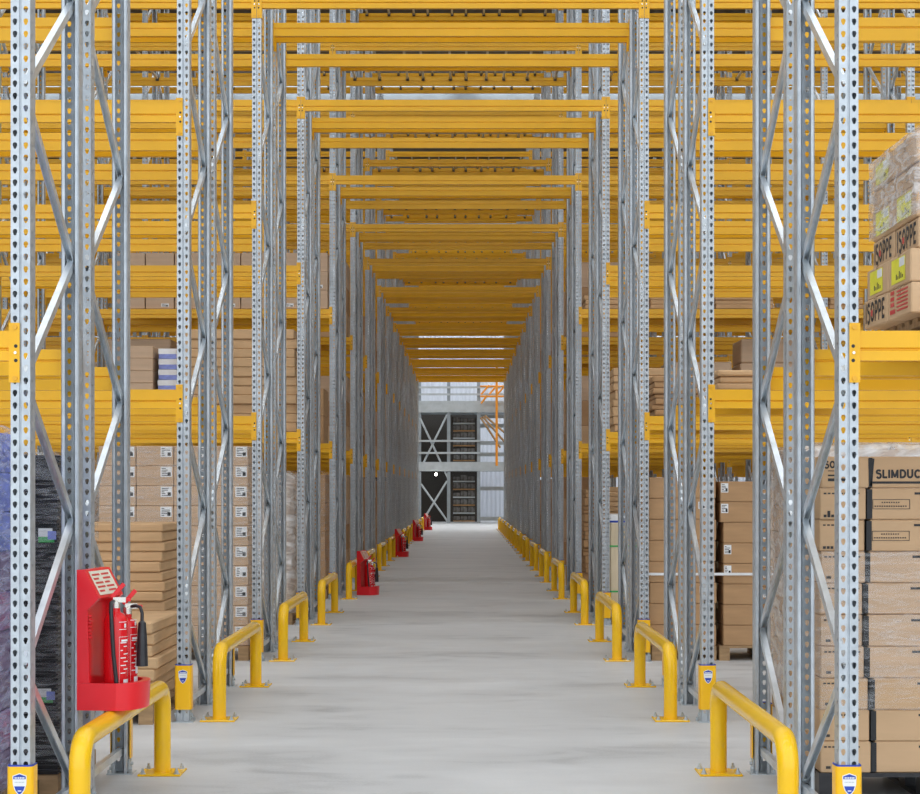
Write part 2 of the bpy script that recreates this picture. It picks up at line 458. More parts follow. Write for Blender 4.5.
# ------------------------------------------------------------------ pallet support bars
SBX = [-1.81, -1.40, -.94, -.68, -.23, .03, .36, .65, 1.04, 1.50]
def bar_mb(b, T=None):
    y0, y1 = .051, FD - .051
    b.box(-.018, .018, y0, y1, -.035, -.004, 'galv_brace', T)
    for y in (y0, y1):
        s = 1 if y == y0 else -1
        b.box(-.026, .026, min(y, y + s * .012), max(y, y + s * .012), -.058, .002, 'dark', T)  # hook tabs coloured dark to stand for the shadow on them
BAR = MB(); bar_mb(BAR); BAR = BAR.mesh('pallet_support_bar')
bars = []
for i, d in enumerate(ROWS):
    for bay in (-1, 0, 1):
        for lv in (3, 4):
            for rk in (0, 1):
                y = d + (0 if rk == 0 else FD + GAP)
                xs = SBX if bay == 0 else [-1.2, .9]
                for n, xx in enumerate(xs):
                    x = xx if bay == 0 else beam_x(bay) + xx
                    if in_view(x - .02, x + .02, LEV[lv] - .05, LEV[lv], y + FD):
                        bars.append((i, bay, lv, rk, n, x, y))
BAR_PICK = set(unpack("0 2 2 1 1 1 1 1 1 1 1 1 1 1 1 1 1 1 1 1 1 1 1 1 1 1 3 3 1 4 4 1 1 1 1 1 1 1 1 1 1 1 1 1 1 1 1 1 1 1 1 1 1 1 5 1 7 1 1 1 1 1 1 1 1 1 1 1 1 1 1 1 1 1 1 1 1 1 1 1 12 1 1 1 1 1 1 1 1 1 1 1 1 1 1 1 1 1 1 13 2 1 1 1 1 1 1 2 1 1 1 1 1 1 1 1 1 1 1 1 1 12 1 1 1 2 1 1 1 2 1 1 1 1 1 2 5 1 2 2 6 2 1 2 2 2 1 1 1 1 1 1 1 1 3 3 2 1 1 1 2 9 2 2 12 3 5 3 56 2 4 2 3 4 10 11 1 4 1 16 5 1 3 3 2 2 1 1 1 1 1 10 1 3 1 13 3 2 1 2 7 2 1 1 1 1 1 1 1 1 1 1 1 1 1 1 1 1 1 1 1 2 1 1 1 1 1 2 2 1 2 1 5 1 1 2 2 1 1 2 4 7 4 1 1 1 1 1 1 1 1 1 1 1 1 1 1 1 1 1 1 1 1 1 1 1 1 2 3 1 2 1 1 1 1 1 1 1 1 1 1 1 1 1 1 1 1 1 1 1 1 1 1 2 2 2 2 1 1 1"))     # the 300 bars of which most shows
rest = MB(); proto = None
def bar_key(t): return t[:5]
IND_BARS = set(bar_key(t) for n_, t in enumerate(bars) if n_ in BAR_PICK)
for t in bars:
    i, bay, lv, rk, n, x, y = t
    if bar_key(t) in IND_BARS:
        if proto is None: proto = o = link('pallet_support_bar', BAR, None, (x, y, LEV[lv]))
        else:
            o = proto.copy(); COL.objects.link(o); o.location = (x, y, LEV[lv])
        where = 'over the aisle' if bay == 0 else '%s of aisle' % side_word(bay)
        tag(o, 'support bar %s, %s from left, %s row, %s rack, %s level' % (where, ORD[n], ORD[i], ('front', 'back')[rk], LV[lv]),
            'support bar', 'pallet support bars between beams', 'thing')
    else:
        bar_mb(rest, Matrix.Translation((x, y, LEV[lv])))
if rest.v:
    tag(rest.obj('distant_support_bars'), 'the many small support bars bridging the far beams', 'support bars', None, 'stuff')

# ------------------------------------------------------------------ floor barriers
def barrier_proto():
    r = empty('floor_barrier', (0, 0, 0)); L_, rr, bend = 2.26, .05, .13
    top = .555 - rr
    pts = [(0, 0, .30)]
    for k in range(9):
        a = PI / 2 * k / 8
        pts.append((0, bend - bend * math.cos(a), top - bend + bend * math.sin(a)))
    for k in range(9):
        a = PI / 2 * k / 8
        pts.append((0, L_ - bend + bend * math.sin(a), top - bend + bend * math.cos(a)))
    pts.append((0, L_, .30))
    MB().tube(pts, rr, 'barrier', 24).obj('rail', r, smooth=True)
    for y in (0, L_):
        MB().tube([(0, y, .01), (0, y, .302)], rr - .001, 'barrier', 24).obj('leg', r, smooth=True)
        p = MB().box(-.125, .125, y - .125, y + .125, 0, .012, 'barrier', None, .003).obj('base_plate', r)
        for sx in (-1, 1):
            for sy in (-1, 1):
                bx, by = sx * .098, y + sy * .098
                MB().tube([(bx, by, .012), (bx, by, .016)], .018, 'galv_foot', 10).tube([(bx, by, .016), (bx, by, .03)], .012, 'galv_foot', 6).tube([(bx, by, .03), (bx, by, .045)], .007, 'galv_foot', 8).obj('anchor_bolt', p)
    return reg(r)
bp = barrier_proto(); first = True
for i, d in enumerate(ROWS):
    for s in (-1, 1):
        loc = ((-1.765 if s < 0 else 1.485), d + .12, 0)
        if first: bp.location = loc; o = bp; first = False
        else: o = dup(bp, loc)
        tag(o, 'yellow tubular floor barrier %s of the aisle beside the %s rack row' % (side_word(s), ORD[i]), 'barrier', 'floor barriers along the aisle')

# ------------------------------------------------------------------ column guards
def guard_proto():
    w, dp, t = .060, .075, .006
    def outline(w, dp, r, t0):
        pts = [(-w, dp)]
        for k in range(7):
            a = PI + PI / 2 * k / 6
            pts.append((-w + r + r * math.cos(a), r - .012 + r * math.sin(a)))
        for k in range(7):
            a = -PI / 2 + PI / 2 * k / 6
            pts.append((w - r + r * math.cos(a), r - .012 + r * math.sin(a)))
        pts.append((w, dp)); return pts
    o = outline(w, dp, .022, 0); inn = [(x * .9, y * .93 + .006) for x, y in o]
    b = MB(); n = len(o); z0, z1 = .09, .405
    vs = [(x, y, z) for z in (z0, z1) for x, y in o] + [(x, y, z) for z in (z0, z1) for x, y in inn]
    fs = []
    for k in range(n - 1):
        fs += [(k, k + 1, n + k + 1, n + k), (2 * n + k + 1, 2 * n + k, 3 * n + k, 3 * n + k + 1),
               (n + k, n + k + 1, 3 * n + k + 1, 3 * n + k), (k + 1, k, 2 * n + k, 2 * n + k + 1)]
    for k in (0, n - 1):
        f = (k, n + k, 3 * n + k, 2 * n + k); fs.append(f if k == 0 else f[::-1])
    b.add(vs, fs, 'guard')
    r = b.obj('column_guard', smooth=True)
    f = MB(); vs = [(x * .97, y, z) for z in (.405, .412) for x, y in o] + [(x * .97, y * .97 + .004, z) for z in (.405, .412) for x, y in inn]
    f.add(vs, fs, 'blue'); f.obj('foam_liner', r)
    def shield(w, h, z, y, mt, b, cut=None):
        pr = [(-w, h * .40), (-w * .5, h * .46), (0, h * .52), (w * .5, h * .46), (w, h * .40), (w * .95, 0), (w * .72, -h * .25), (w * .35, -h * .43), (0, -h * .5),
              (-w * .35, -h * .43), (-w * .72, -h * .25), (-w * .95, 0)]
        m = len(pr); v = [(a, y, z + c) for a, c in pr] + [(a, -.0105, z + c) for a, c in pr]
        b.add(v, [tuple(range(m))[::-1]] + [(k, (k + 1) % m, m + (k + 1) % m, m + k) for k in range(m)], mt)
    e = MB(); zc = .325
    shield(.032, .098, zc, -.0135, 'white', e)
    # blue band above and blue point below
    e.add([(-.028, -.0142, zc + .024), (-.028, -.0142, zc + .037), (0, -.0142, zc + .047), (.028, -.0142, zc + .037), (.028, -.0142, zc + .024)],
          [(4, 3, 2, 1, 0)], 'blue')
    e.add([(-.024, -.0142, zc - .008), (.024, -.0142, zc - .008), (.018, -.0142, zc - .026), (.006, -.0142, zc - .041), (0, -.0142, zc - .045), (-.006, -.0142, zc - .041), (-.018, -.0142, zc - .026)],
          [(0, 1, 2, 3, 4, 5, 6)], 'blue')
    for q in range(6): e.box(-.022 + q * .0078, -.0168 + q * .0078, -.0146, -.0142, zc + .026, zc + .0335, 'white')
    for q in range(7): e.box(-.022 + q * .0065, -.018 + q * .0065, -.0141, -.0135, zc + .008, zc + .0125, 'galv_foot')
    e.box(-.008, .008, -.0146, -.0142, zc - .031, zc - .027, 'white')
    e.obj('shield_emblem', r)
    return reg(r)
gp = guard_proto(); first = True
for i, d in enumerate(ROWS):
    for s in (-1, 1):
        for k in (0, 1):
            loc = ((XL if s < 0 else XR), d - .002 if k == 0 else d + LINES[3] + .002, 0)
            if first: gp.location = loc; o = gp; first = False
            else: o = dup(gp, loc, PI if k else 0)
            tag(o, 'yellow column guard on the %s post %s of aisle, %s rack row' % (('front', 'rear')[k], side_word(s), ORD[i]), 'column guard', 'column guards on rack posts')

# ------------------------------------------------------------------ lettering
def arcp(cx, cy, rx, ry, a0, a1, n=8):
    return [(cx + rx * math.cos(math.radians(a0 + (a1 - a0) * k / n)), cy + ry * math.sin(math.radians(a0 + (a1 - a0) * k / n))) for k in range(n + 1)]
GLYPH = {   # centre lines in a cell 1 high: (width, [polylines])
    'S': (.74, [arcp(.36, .73, .26, .19, 35, 270, 9) + arcp(.36, .27, .27, .27, 90, -145, 9)]),
    'L': (.62, [[(.1, 1), (.1, .0)], [(.1, .08), (.6, .08)]]),
    'I': (.28, [[(.12, 0), (.12, 1)]]),
    'M': (.98, [[(.1, 0), (.1, 1)], [(.1, .95), (.45, .1)], [(.45, .1), (.8, .95)], [(.8, 1), (.8, 0)]]),
    'D': (.82, [[(.1, 0), (.1, 1)], [(.1, .92), (.34, .92)] + arcp(.34, .5, .36, .42, 90, -90, 10) + [(.34, .08), (.1, .08)]]),
    'U': (.82, [[(.1, 1), (.1, .36)] + arcp(.38, .36, .28, .28, 180, 360, 10) + [(.66, .36), (.66, 1)]]),
    'C': (.80, [arcp(.42, .5, .33, .42, 48, 312, 14)]),
    'O': (.90, [arcp(.42, .5, .33, .42, 0, 360, 18)]),
    'P': (.72, [[(.1, 0), (.1, 1)], [(.1, .92), (.36, .92)] + arcp(.36, .68, .24, .24, 90, -90, 8) + [(.36, .44), (.1, .44)]]),
    'E': (.66, [[(.1, 0), (.1, 1)], [(.1, .92), (.58, .92)], [(.1, .5), (.52, .5)], [(.1, .08), (.58, .08)]]),
    '-': (.46, [[(.05, .42), (.36, .42)]]),
}
TXT = {}
def text_mesh(t, size, mt, wt=.17):
    key = (t, size, mt)
    if key not in TXT:
        b = MB(); x = 0
        for ch in t:
            w, pl = GLYPH[ch]; lay = 0
            for p in pl:
                for k in range(len(p) - 1):
                    (xa, ya), (xb, yb) = p[k], p[k + 1]; L_ = math.hypot(xb - xa, yb - ya)
                    if L_ < 1e-6: continue
                    ux, uy = (xb - xa) / L_, (yb - ya) / L_; e = wt * .18 if len(p) > 2 else 0; h = wt / 2
                    xa, ya, xb, yb = xa - ux * e, ya - uy * e, xb + ux * e, yb + uy * e
                    lay += 1; z = .0006 + .00002 * lay
                    vs = [(x + (px_ - uy * sg * h) * size, (py_ + ux * sg * h) * size, z) for px_, py_, sg in ((xa, ya, -1), (xb, yb, -1), (xb, yb, 1), (xa, ya, 1))]
                    vs = [(xx * 1.0, yy * .72, zz) for xx, yy, zz in [((v[0] - x) * .72 + x, v[1], v[2]) for v in vs]]
                    b.add(vs, [(0, 1, 2, 3)], mt)
            x += w * size * .72 + size * .075
        TXT[key] = b.mesh('lettering')
    return TXT[key]
def put_text(t, size, mt, parent, loc, facing, sx=1.0, wt=.17):
    o = link('lettering', text_mesh(t, size, mt, wt), parent, loc)
    o.rotation_euler = (PI / 2, 0, 0) if facing == '-y' else (PI / 2, 0, -PI / 2 if facing == '-x' else PI / 2)
    o.scale = (sx, 1, 1); return o

# ------------------------------------------------------------------ loads
def pallet(x0, x1, y0, y1, z, label, mt='wood', h=.144):
    r = empty('pallet', ((x0 + x1) / 2, (y0 + y1) / 2, z))
    a, c = (x1 - x0) / 2, (y1 - y0) / 2
    b = MB(); n = 7; w = .1
    for k in range(n):
        yc = -c + w / 2 + (2 * c - w) * k / (n - 1)
        b.box(-a, a, yc - w / 2, yc + w / 2, h - .022, h, mt)
    for xc in (-a + .05, 0, a - .05): b.box(xc - .05, xc + .05, -c, c, h - .044, h - .022, mt)
    b.obj('top_deck', r)
    for xc in (-a + .05, 0, a - .05):
        for yc in (-c + .07, 0, c - .07): MB().box(xc - .05, xc + .05, yc - .07, yc + .07, .022, h - .044, mt).obj('block', r)
    b = MB()
    for xc in (-a + .05, 0, a - .05): b.box(xc - .05, xc + .05, -c, c, 0, .022, mt)
    b.obj('bottom_boards', r)
    return tag(r, label, 'pallet', 'pallets')
CM = {}
def carton(x, y, z, w, d, h, mt, label, group, rz=0, tape=True, wlab=None, name='carton'):
    """x,y = centre of footprint, z = underside"""
    key = (round(w, 3), round(d, 3), round(h, 3), mt, tape)
    if key not in CM:
        b = MB().box(-w / 2, w / 2, -d / 2, d / 2, 0, h, mt, None, .006)
        m0 = b.mesh('carton'); m1 = None
        if tape:
            t = MB(); t.box(-w / 2, w / 2, -.025, .025, h, h + .0012, 'tape')
            for s in (-1, 1): t.box(min(s * w / 2, s * (w / 2 + .0012)), max(s * w / 2, s * (w / 2 + .0012)), -.025, .025, h - .06, h, 'tape')
            m1 = t.mesh('tape_strip')
        CM[key] = (m0, m1)
    m0, m1 = CM[key]
    o = link(name, m0, None, (x, y, z), rz)
    if m1: link('tape_strip', m1, o)
    if wlab:
        lx, lz, lw, lh = wlab
        b = MB(); yy = -d / 2
        b.box(lx, lx + lw, yy - .0015, yy, lz, lz + lh, 'white')
        rr = random.Random(int(x * 991 + z * 373))
        for q in range(5):
            zz = lz + lh * (.12 + .17 * q)
            b.box(lx + lw * .1, lx + lw * (.3 + .55 * rr.random()), yy - .002, yy - .0015, zz, zz + lh * .07, 'black')
        b.box(lx + lw * .62, lx + lw * .9, yy - .0022, yy - .0015, lz + lh * .1, lz + lh * .45, 'black')
        b.obj('paper_label', o)
    return tag(o, label, 'carton', group)

def wrap(name, x0, x1, y0, y1, z0, z1, mt, label, dome=0.0, amp=.012, r=.05, seed=1, top=True):
    rr = random.Random(seed); b = MB()
    ring = []
    def corner(cx, cy, a0):
        for k in range(4):
            a = a0 + PI / 2 * k / 3
            ring.append((cx + r * math.cos(a), cy + r * math.sin(a)))
    corner(x1 - r, y1 - r, 0); corner(x0 + r, y1 - r, PI / 2); corner(x0 + r, y0 + r, PI); corner(x1 - r, y0 + r, 1.5 * PI)
    full = []
    for k in range(len(ring)):
        p, q = ring[k], ring[(k + 1) % len(ring)]
        n = max(1, int(math.dist(p, q) / .12))
        for t in range(n): full.append((p[0] + (q[0] - p[0]) * t / n, p[1] + (q[1] - p[1]) * t / n))
    n = len(full); nz = max(6, int((z1 - z0) / .06)); cx, cy = (x0 + x1) / 2, (y0 + y1) / 2
    vs, fs = [], []
    rows = [(z0 + (z1 - z0) * k / nz, 1.0) for k in range(nz + 1)]
    if dome: rows += [(z1 + dome * .5, .93), (z1 + dome * .85, .75), (z1 + dome, .4)]
    for z, sc in rows:
        for x, y in full:
            j = rr.uniform(-amp, amp); dx, dy = x - cx, y - cy; L_ = math.hypot(dx, dy)
            vs.append((cx + dx * sc + dx / L_ * j, cy + dy * sc + dy / L_ * j, z + (rr.uniform(-.01, .01) if sc < 1 else 0)))
    for k in range(len(rows) - 1):
        for i in range(n): fs.append((k * n + i, k * n + (i + 1) % n, (k + 1) * n + (i + 1) % n, (k + 1) * n + i))
    if top: fs.append(tuple(range((len(rows) - 1) * n, len(rows) * n)))
    b.add(vs, fs, mt)
    o = b.obj(name, smooth=True)
    return tag(o, label, 'stretch film', 'stretch film around loads')

def flat_stack(x0, x1, y0, y1, z0, heights, mt, where, group, jit=.02, seed=3, tone=None):
    rr = random.Random(seed); z = z0; n = len(heights)
    for k, h in enumerate(heights):
        dx, dy = rr.uniform(-jit, jit), rr.uniform(-jit, jit)
        a, c = (x1 - x0) / 2, (y1 - y0) / 2
        b = MB(); sag = rr.uniform(.004, .012)
        # a bundle of flat blanks: thin plies with slightly uneven edges
        pl = max(1, int(h / .065))
        for q in range(pl):
            e = rr.uniform(-.006, .006); hh = h / pl
            b.box(-a + e, a + e, -c + e, c + e, q * hh + .001, (q + 1) * hh - .0015, mt, None, .010)
        o = b.obj('flat_carton_bundle', None, ((x0 + x1) / 2 + dx, (y0 + y1) / 2 + dy, z), rr.uniform(-.012, .012))
        pos = 'topmost' if k == n - 1 else ('bottom one' if k == 0 else ORD[k] + ' from bottom')
        tag(o, 'flat cardboard bundle, %s, stack %s' % (pos, where), 'cardboard bundle', group)
        z += h
    return z

# --- right, first row back rack: long cartons with black gaps
zt, n, x0 = .1505, 10, 1.895
pallet(x0 - .01, x0 + 1.19, 9.57, 10.47, 0.0, 'dark pallet under the big tan cartons at right', 'blackp', .15)
gapx = [872, 871.5, 870, 865, 864, 864, 866, 867, 867.5, 869]      # bottom to top, in the photo's columns
G = 'tan cartons right of the aisle, first row'
TH = .1685
for k in range(n):
    gx = (gapx[k] - VPX) / (F / 9.6); z = zt + k * TH; t = n - 1 - k
    slack = .010
    shift = R.uniform(-.006, .006)
    w1 = gx - slack - x0
    nm = 'topmost' if t == 0 else ('bottom' if k == 0 else ORD[k] + ' from the floor')
    o = carton(x0 + shift + w1 / 2, 10.02 + R.uniform(-.008, .008), z, w1, .88, TH - .002, 'card' if k not in (3, 4, 5, 6) else 'cardw',
               'narrow tan carton left of the black gap, %s in the right stack' % nm, G, tape=False)
    xa, xb = gx + slack, 3.05
    p = carton((xa + xb) / 2, 10.02 + R.uniform(-.008, .008), z, xb - xa, .88, TH - .002, 'card' if k not in (3, 4, 5, 6) else 'cardw',
               'wide tan carton %s, %s in the right stack' % ('printed with big black letters' if t == 0 else 'behind the nearest right post', nm), G, tape=False)
    # black fill paints the shade of the gap, widened onto the carton edge
    b = MB(); b.box(-(xb - xa) / 2 - .018, -(xb - xa) / 2 - .001, -.4405, .0, .004, TH - .008, 'black').box(-(xb - xa) / 2 - .001, -(xb - xa) / 2 + (.010 if t else .002), -.4415, -.439, .004, TH - .008, 'black')
    b.obj('black_gap_shade', p)
    yf = -.4415; lw = -(xb - xa) / 2; nw = -w1 / 2
    if t == 0:
        put_text('SLIMDUC', .062, 'black', p, (lw + .022, yf, .052), '-y', .94, .25)
        b = MB(); b.box(lw + .004, lw + .9, yf - .001, yf + .002, .022, .034, 'black')
        for s in (-1, 1):
            b.add([(lw - .010 + s * .001, yf - .0012, .012), (lw + .002, yf - .0012, .012), (lw + (-.012 if s < 0 else .014), yf - .0012, .155), (lw + (-.022 if s < 0 else .004), yf - .0012, .155)],
                  [(0, 1, 2, 3)], 'black')
        b.obj('printed_band', p)
        put_text('SO-', .052, 'black', o, (nw + .016, yf, .105), '-y', .9, .25)
        b = MB(); b.box(nw + .035, nw + .14, yf - .001, yf + .002, .088, .092, 'black'); b.box(nw + .035, nw + .07, yf - .001, yf + .002, .062, .07, 'black')
        b.box(nw + .035, nw + .13, yf - .001, yf + .002, .035, .05, 'black'); b.obj('printed_marks', o)
    else:
        b = MB(); rr = random.Random(k)
        for q in range(9): b.box(nw + .02 + q * .022, nw + .034 + q * .022, yf - .001, yf + .002, TH - .034, TH - .026, 'dark')
        if t in (1, 2):
            for q in range(3): b.box(nw + .02 + q * .02, nw + .035 + q * .02, yf - .001, yf + .002, .012, .026 + (.02 if t == 1 else 0) * (q % 2), 'black')
        else:
            for q in range(2): b.box(nw + .03 + q * .05, nw + .055 + q * .05, yf - .001, yf + .002, .022, .036, 'dark')
        b.obj('printed_marks', o)
        b = MB()
        b.box(lw + .235, lw + .30, yf - .001, yf + .002, TH - .036, TH - .024, 'black')
        if t in (1, 2):
            for zz in (.055, .105): b.box(lw + .012, lw + .21, yf - .001, yf + .002, zz, zz + .0025, 'dark')
            for xx in (.012, .208): b.box(lw + xx, lw + xx + .0025, yf - .001, yf + .002, .055, .107, 'dark')
            for q in range(14): b.box(lw + .022 + q * .0125, lw + .030 + q * .0125, yf - .001, yf + .002, .068, .074, 'dark')
            for q in range(8): b.box(lw + .06 + q * .0125, lw + .067 + q * .0125, yf - .001, yf + .002, .088, .094, 'dark')
        b.obj('printed_marks', p)
wrap('stretch_film', x0 - .018, 3.075, 9.552, 10.48, zt + 2 * TH, zt + 7 * TH, 'film', 'clear stretch film round the middle of right tan cartons', 0, .006, .03, 4, False)

# --- right, second row front rack: film wrapped cartons
G = 'film wrapped cartons right, second row'
pallet(2.365, 3.4, 12.85, 13.85, 0, 'wooden pallet under the film wrapped cartons, second row right')
for k in range(9):
    for c in range(2):
        carton(2.365 + .26 + c * .515, 13.35, .1455 + k * .2, .505, .98, .197, 'cardw' if k % 3 else 'card',
               'film wrapped brown carton, %s tier up, %s column, second row right of aisle' % (ORD[k], ('nearer', 'outer')[c]), G, R.uniform(-.01, .01))
wrap('stretch_film', 2.335, 3.44, 12.82, 13.88, .147, 1.95, 'filmw', 'cloudy stretch film round the second row right cartons', .05, .012, .05, 5)

# --- right, third row floor: two columns of plain brown cartons
G = 'brown cartons right, third row'
pallet(1.825, 2.45, 17.5, 18.4, 0, 'wooden pallet under inner brown cartons, third row right')
pallet(2.48, 3.4, 17.5, 18.4, 0, 'wooden pallet under outer brown cartons, third row right')
for k in range(8):
    carton(2.12 + R.uniform(-.008, .008), 17.95, .1455 + k * .205, .65, .88, .202, 'cardb',
           'plain brown carton, inner column, %s tier up, third row right' % ORD[k], G, 0, True, (.16, .10, .07, .07) if k in (2, 6) else None)
    xo = .03 if k < 6 else 0
    carton(2.49 + .165 + xo, 17.93, .1455 + k * .2, .33, .86, .197, 'cardb',
           'plain brown carton, middle column, %s tier up, third row right' % ORD[k], G, 0, True, (-.16, .09, .07, .09) if k in (3, 4, 6, 7) else None)
    carton(2.86 + .2 + xo, 17.96, .1455 + k * .19, .38, .86, .187, 'cardb',
           'plain brown carton, outer column, %s tier up, third row right' % ORD[k], G, 0, True, (-.18, .09, .05, .06))
tag(MB().box(1.775, 3.42, 17.487, 17.492, .83, .855, 'white').obj('film_band'), 'white film band round the third row right cartons', 'film band')

# --- right upper shelves
flat_stack(1.84, 2.04 + .9, 13.0, 13.8, 2.38, [.05, .05, .045], 'flat', 'on the first shelf, second row right', 'flat cardboard right, second row', .015, 21)
flat_stack(1.83, 3.0, 17.5, 18.4, 2.38, [.06, .05, .06, .045, .055, .06, .06], 'flatd', 'on the first shelf, third row right', 'flat cardboard right, third row', .02, 22)
flat_stack(1.84, 3.0, 22.2, 23.1, 2.38, [.09, .10, .12, .09, .11, .1, .08, .1], 'flat', 'on the first shelf, fourth row right', 'flat cardboard right, fourth row', .02, 23)
# fourth row floor: pale timber crate with green straps, flats behind
r = empty('timber_crate', (2.3, 22.65, 0)); MB().box(-.5, .5, -.45, .45, .1, 1.26, 'palewood', None, .01).obj('crate_body', r)
b = MB()
for xx in (-.4, 0, .4): b.box(xx - .05, xx + .05, -.45, .45, 0, .1, 'wood')
b.obj('bearers', r)
for zz in (.40, .96): MB().box(-.505, .505, -.455, .455, zz, zz + .02, 'green').obj('green_strap', r)
MB().box(-.5, .5, -.44, .44, 1.26, 1.285, 'blue').box(-.5, .5, -.44, .44, 1.285, 1.36, 'white').obj('lid_sheet', r)
tag(r, 'pale timber crate bound with green straps, fourth row right', 'crate')
pallet(1.85, 3.0, 23.5, 24.4, 0, 'wooden pallet under flat cardboard, fourth row right back rack')
flat_stack(1.85, 3.0, 23.5, 24.4, .1445, [.13] * 12, 'flat', 'on the floor, fourth row right', 'flat cardboard right, fourth row', .02, 24)
pallet(1.84, 3.0, 27.5, 28.4, 0, 'wooden pallet under flat cardboard, fifth row right')
flat_stack(1.84, 3.0, 27.5, 28.4, .1445, [.13, .12, .14, .12, .13, .12, .13, .14, .12, .13, .12, .13], 'flatd', 'on the floor, fifth row right', 'flat cardboard right, fifth row', .03, 25)

# --- right, first row shelf: tilted ISOPPE cartons in film
G = 'cartons with bold lettering on the right shelf'
pallet(2.14, 3.2, 8.2, 9.2, 2.38, 'wooden pallet on the nearest right shelf', 'wood', .09)
px0 = 2.085; ys = [8.26, 8.72, 9.18]; z = 2.471
kinds = [['ISOPPE', 'red'], ['label', 'label'], ['ISOPPE', 'ISOPPE'], ['label', 'label'], ['plain', 'plain'], ['label', 'plain']]
hs = [.145, .155, .145, .155, .10, .14]
for k, row in enumerate(kinds):
    for c in (0, 1):           # c=0 rear, c=1 front
        ya, yb = (8.735, 9.185) if c == 0 else (8.27, 8.72)
        w, dd, h = .56, yb - ya - .012, hs[k]
        lean = .03 if (k == 0 and c == 0) else R.uniform(-.012, .012)
        xx = px0 + .28 - (.035 if k < 2 else 0) + R.uniform(-.006, .006)
        what = {'ISOPPE': 'with bold black lettering', 'red': 'with red printed panel', 'label': 'with a yellow label', 'plain': 'plain sided'}[row[c]]
        o = carton(xx, (ya + yb) / 2, z, w, dd, h - .003, 'card', 'tan carton %s, %s tier up, %s column, nearest right shelf' % (what, ORD[k], ('rear', 'front')[c]), G, lean, True)
        o.rotation_euler[0] = 0
        xf = -w / 2 - .0012
        if row[c] == 'ISOPPE':
            put_text('ISOPPE', .14, 'black', o, (xf, dd / 2 - .03, .025), '-x', .80, .17)
            b = MB(); b.box(xf - .0012, xf, dd / 2 - .165, dd / 2 - .135, .055, .085, 'redprint'); b.obj('red_mark', o)
        elif row[c] == 'red':
            b = MB(); b.box(xf - .001, xf, dd / 2 - .14, dd / 2 - .04, .025, .045, 'redprint')
            for q in range(3): b.box(xf - .001, xf, dd / 2 - .12, dd / 2 - .05, .06 + q * .028, .078 + q * .028, 'redprint')
            for q in range(6): b.box(xf - .001, xf, dd / 2 - .38, dd / 2 - .17, .03 + q * .018, .038 + q * .018, 'redprint')
            b.obj('red_print', o)
        elif row[c] == 'label':
            b = MB(); b.box(xf - .001, xf, dd / 2 - .34, dd / 2 - .07, .02, h - .02, 'ylabel'); b.box(xf - .0016, xf - .0004, dd / 2 - .33, dd / 2 - .23, h - .065, h - .025, 'white')
            for q in range(5): b.box(xf - .0018, xf - .0008, dd / 2 - .30 + q * .03, dd / 2 - .285 + q * .03, .035, .05 + .01 * (q % 3), 'dark')
            b.obj('yellow_label', o)
        carton(xx + .57, (ya + yb) / 2, z, w, dd, h - .003, 'card', 'tan carton in the outer row, %s tier up, %s column, nearest right shelf' % (ORD[k], ('rear', 'front')[c]), G, 0, True)
    z += hs[k]
wrap('stretch_film', px0 - .02, 3.24, 8.25, 9.235, 2.471 + .455, z + .004, 'films', 'crumpled stretch film over the lettered cartons, nearest right shelf', .05, .008, .06, 8)

# --- left, first row: lilac packs in film, and black nursery tray bundles behind
G = 'lilac film packs left'
pallet(-3.4, -2.31, 8.2, 9.25, 0, 'wooden pallet under the lilac film packs, first row left')
for k in range(9):
    for c in range(2):
        mt = 'lilac' if k > 5 else ('purple', 'pink', 'purple')[(k + c) % 3]
        o = carton(-2.58 - .0 - c * .55, 8.72, .1455 + k * .2, .52, 1.0, .196, mt, '%s film pack, %s tier up, %s column, left of nearest post' % ({'lilac': 'blue lilac', 'purple': 'dull purple', 'pink': 'pinkish'}[mt], ORD[k], ('inner', 'outer')[c]), G, R.uniform(-.015, .015), False, None, 'film_pack')
        o['category'] = 'film pack'
wrap('stretch_film', -3.45, -2.29, 8.19, 9.26, .147, 1.95, 'filmb', 'bluish stretch film round the lilac packs at left edge', .05, .012, .06, 9)

G = 'black tray bundles left'
pallet(-3.25, -2.15, 9.52, 10.5, 0, 'wooden pallet under the black tray bundles, first row left')
def tray_mesh(w, d, h):
    b = MB(); n = 11; hh = h / n
    for k in range(n):
        t = .5 * hh
        b.box(-w / 2 + .015, w / 2 - .015, -d / 2 + .015, d / 2 - .015, k * hh, k * hh + t, 'blackp')
        b.box(-w / 2, w / 2, -d / 2, d / 2, k * hh + t, k * hh + hh, 'blackp', None, .004)
    return b.mesh('tray_bundle')
TM = tray_mesh(.50, .46, .28)
for k in range(6):
    for cx in range(2):
        for cy in range(2):
            o = link('tray_bundle', TM, None, (-2.40 - cx * .53, 9.77 + cy * .49, .1455 + k * .283), R.uniform(-.03, .03))
            tag(o, 'bundle of nested black plastic trays, %s tier up, %s %s column' % (ORD[k], ('front', 'rear')[cy], ('inner', 'outer')[cx]), 'tray bundle', G)
            if k in (1, 4) and cx == 0 and cy == 0:
                b = MB(); yy = -.232
                b.box(.14, .225, yy - .001, yy, .10, .13, 'green'); b.box(.14, .215, yy - .001, yy, .13, .175, 'white'); b.box(.19, .235, yy - .0015, yy, .115, .16, 'lilac')
                b.obj('coloured_label', o)
wrap('stretch_film', -3.25, -2.125, 9.51, 10.53, .2, 1.84, 'film', 'clear stretch film round the black tray bundles', .03, .012, .05, 11)

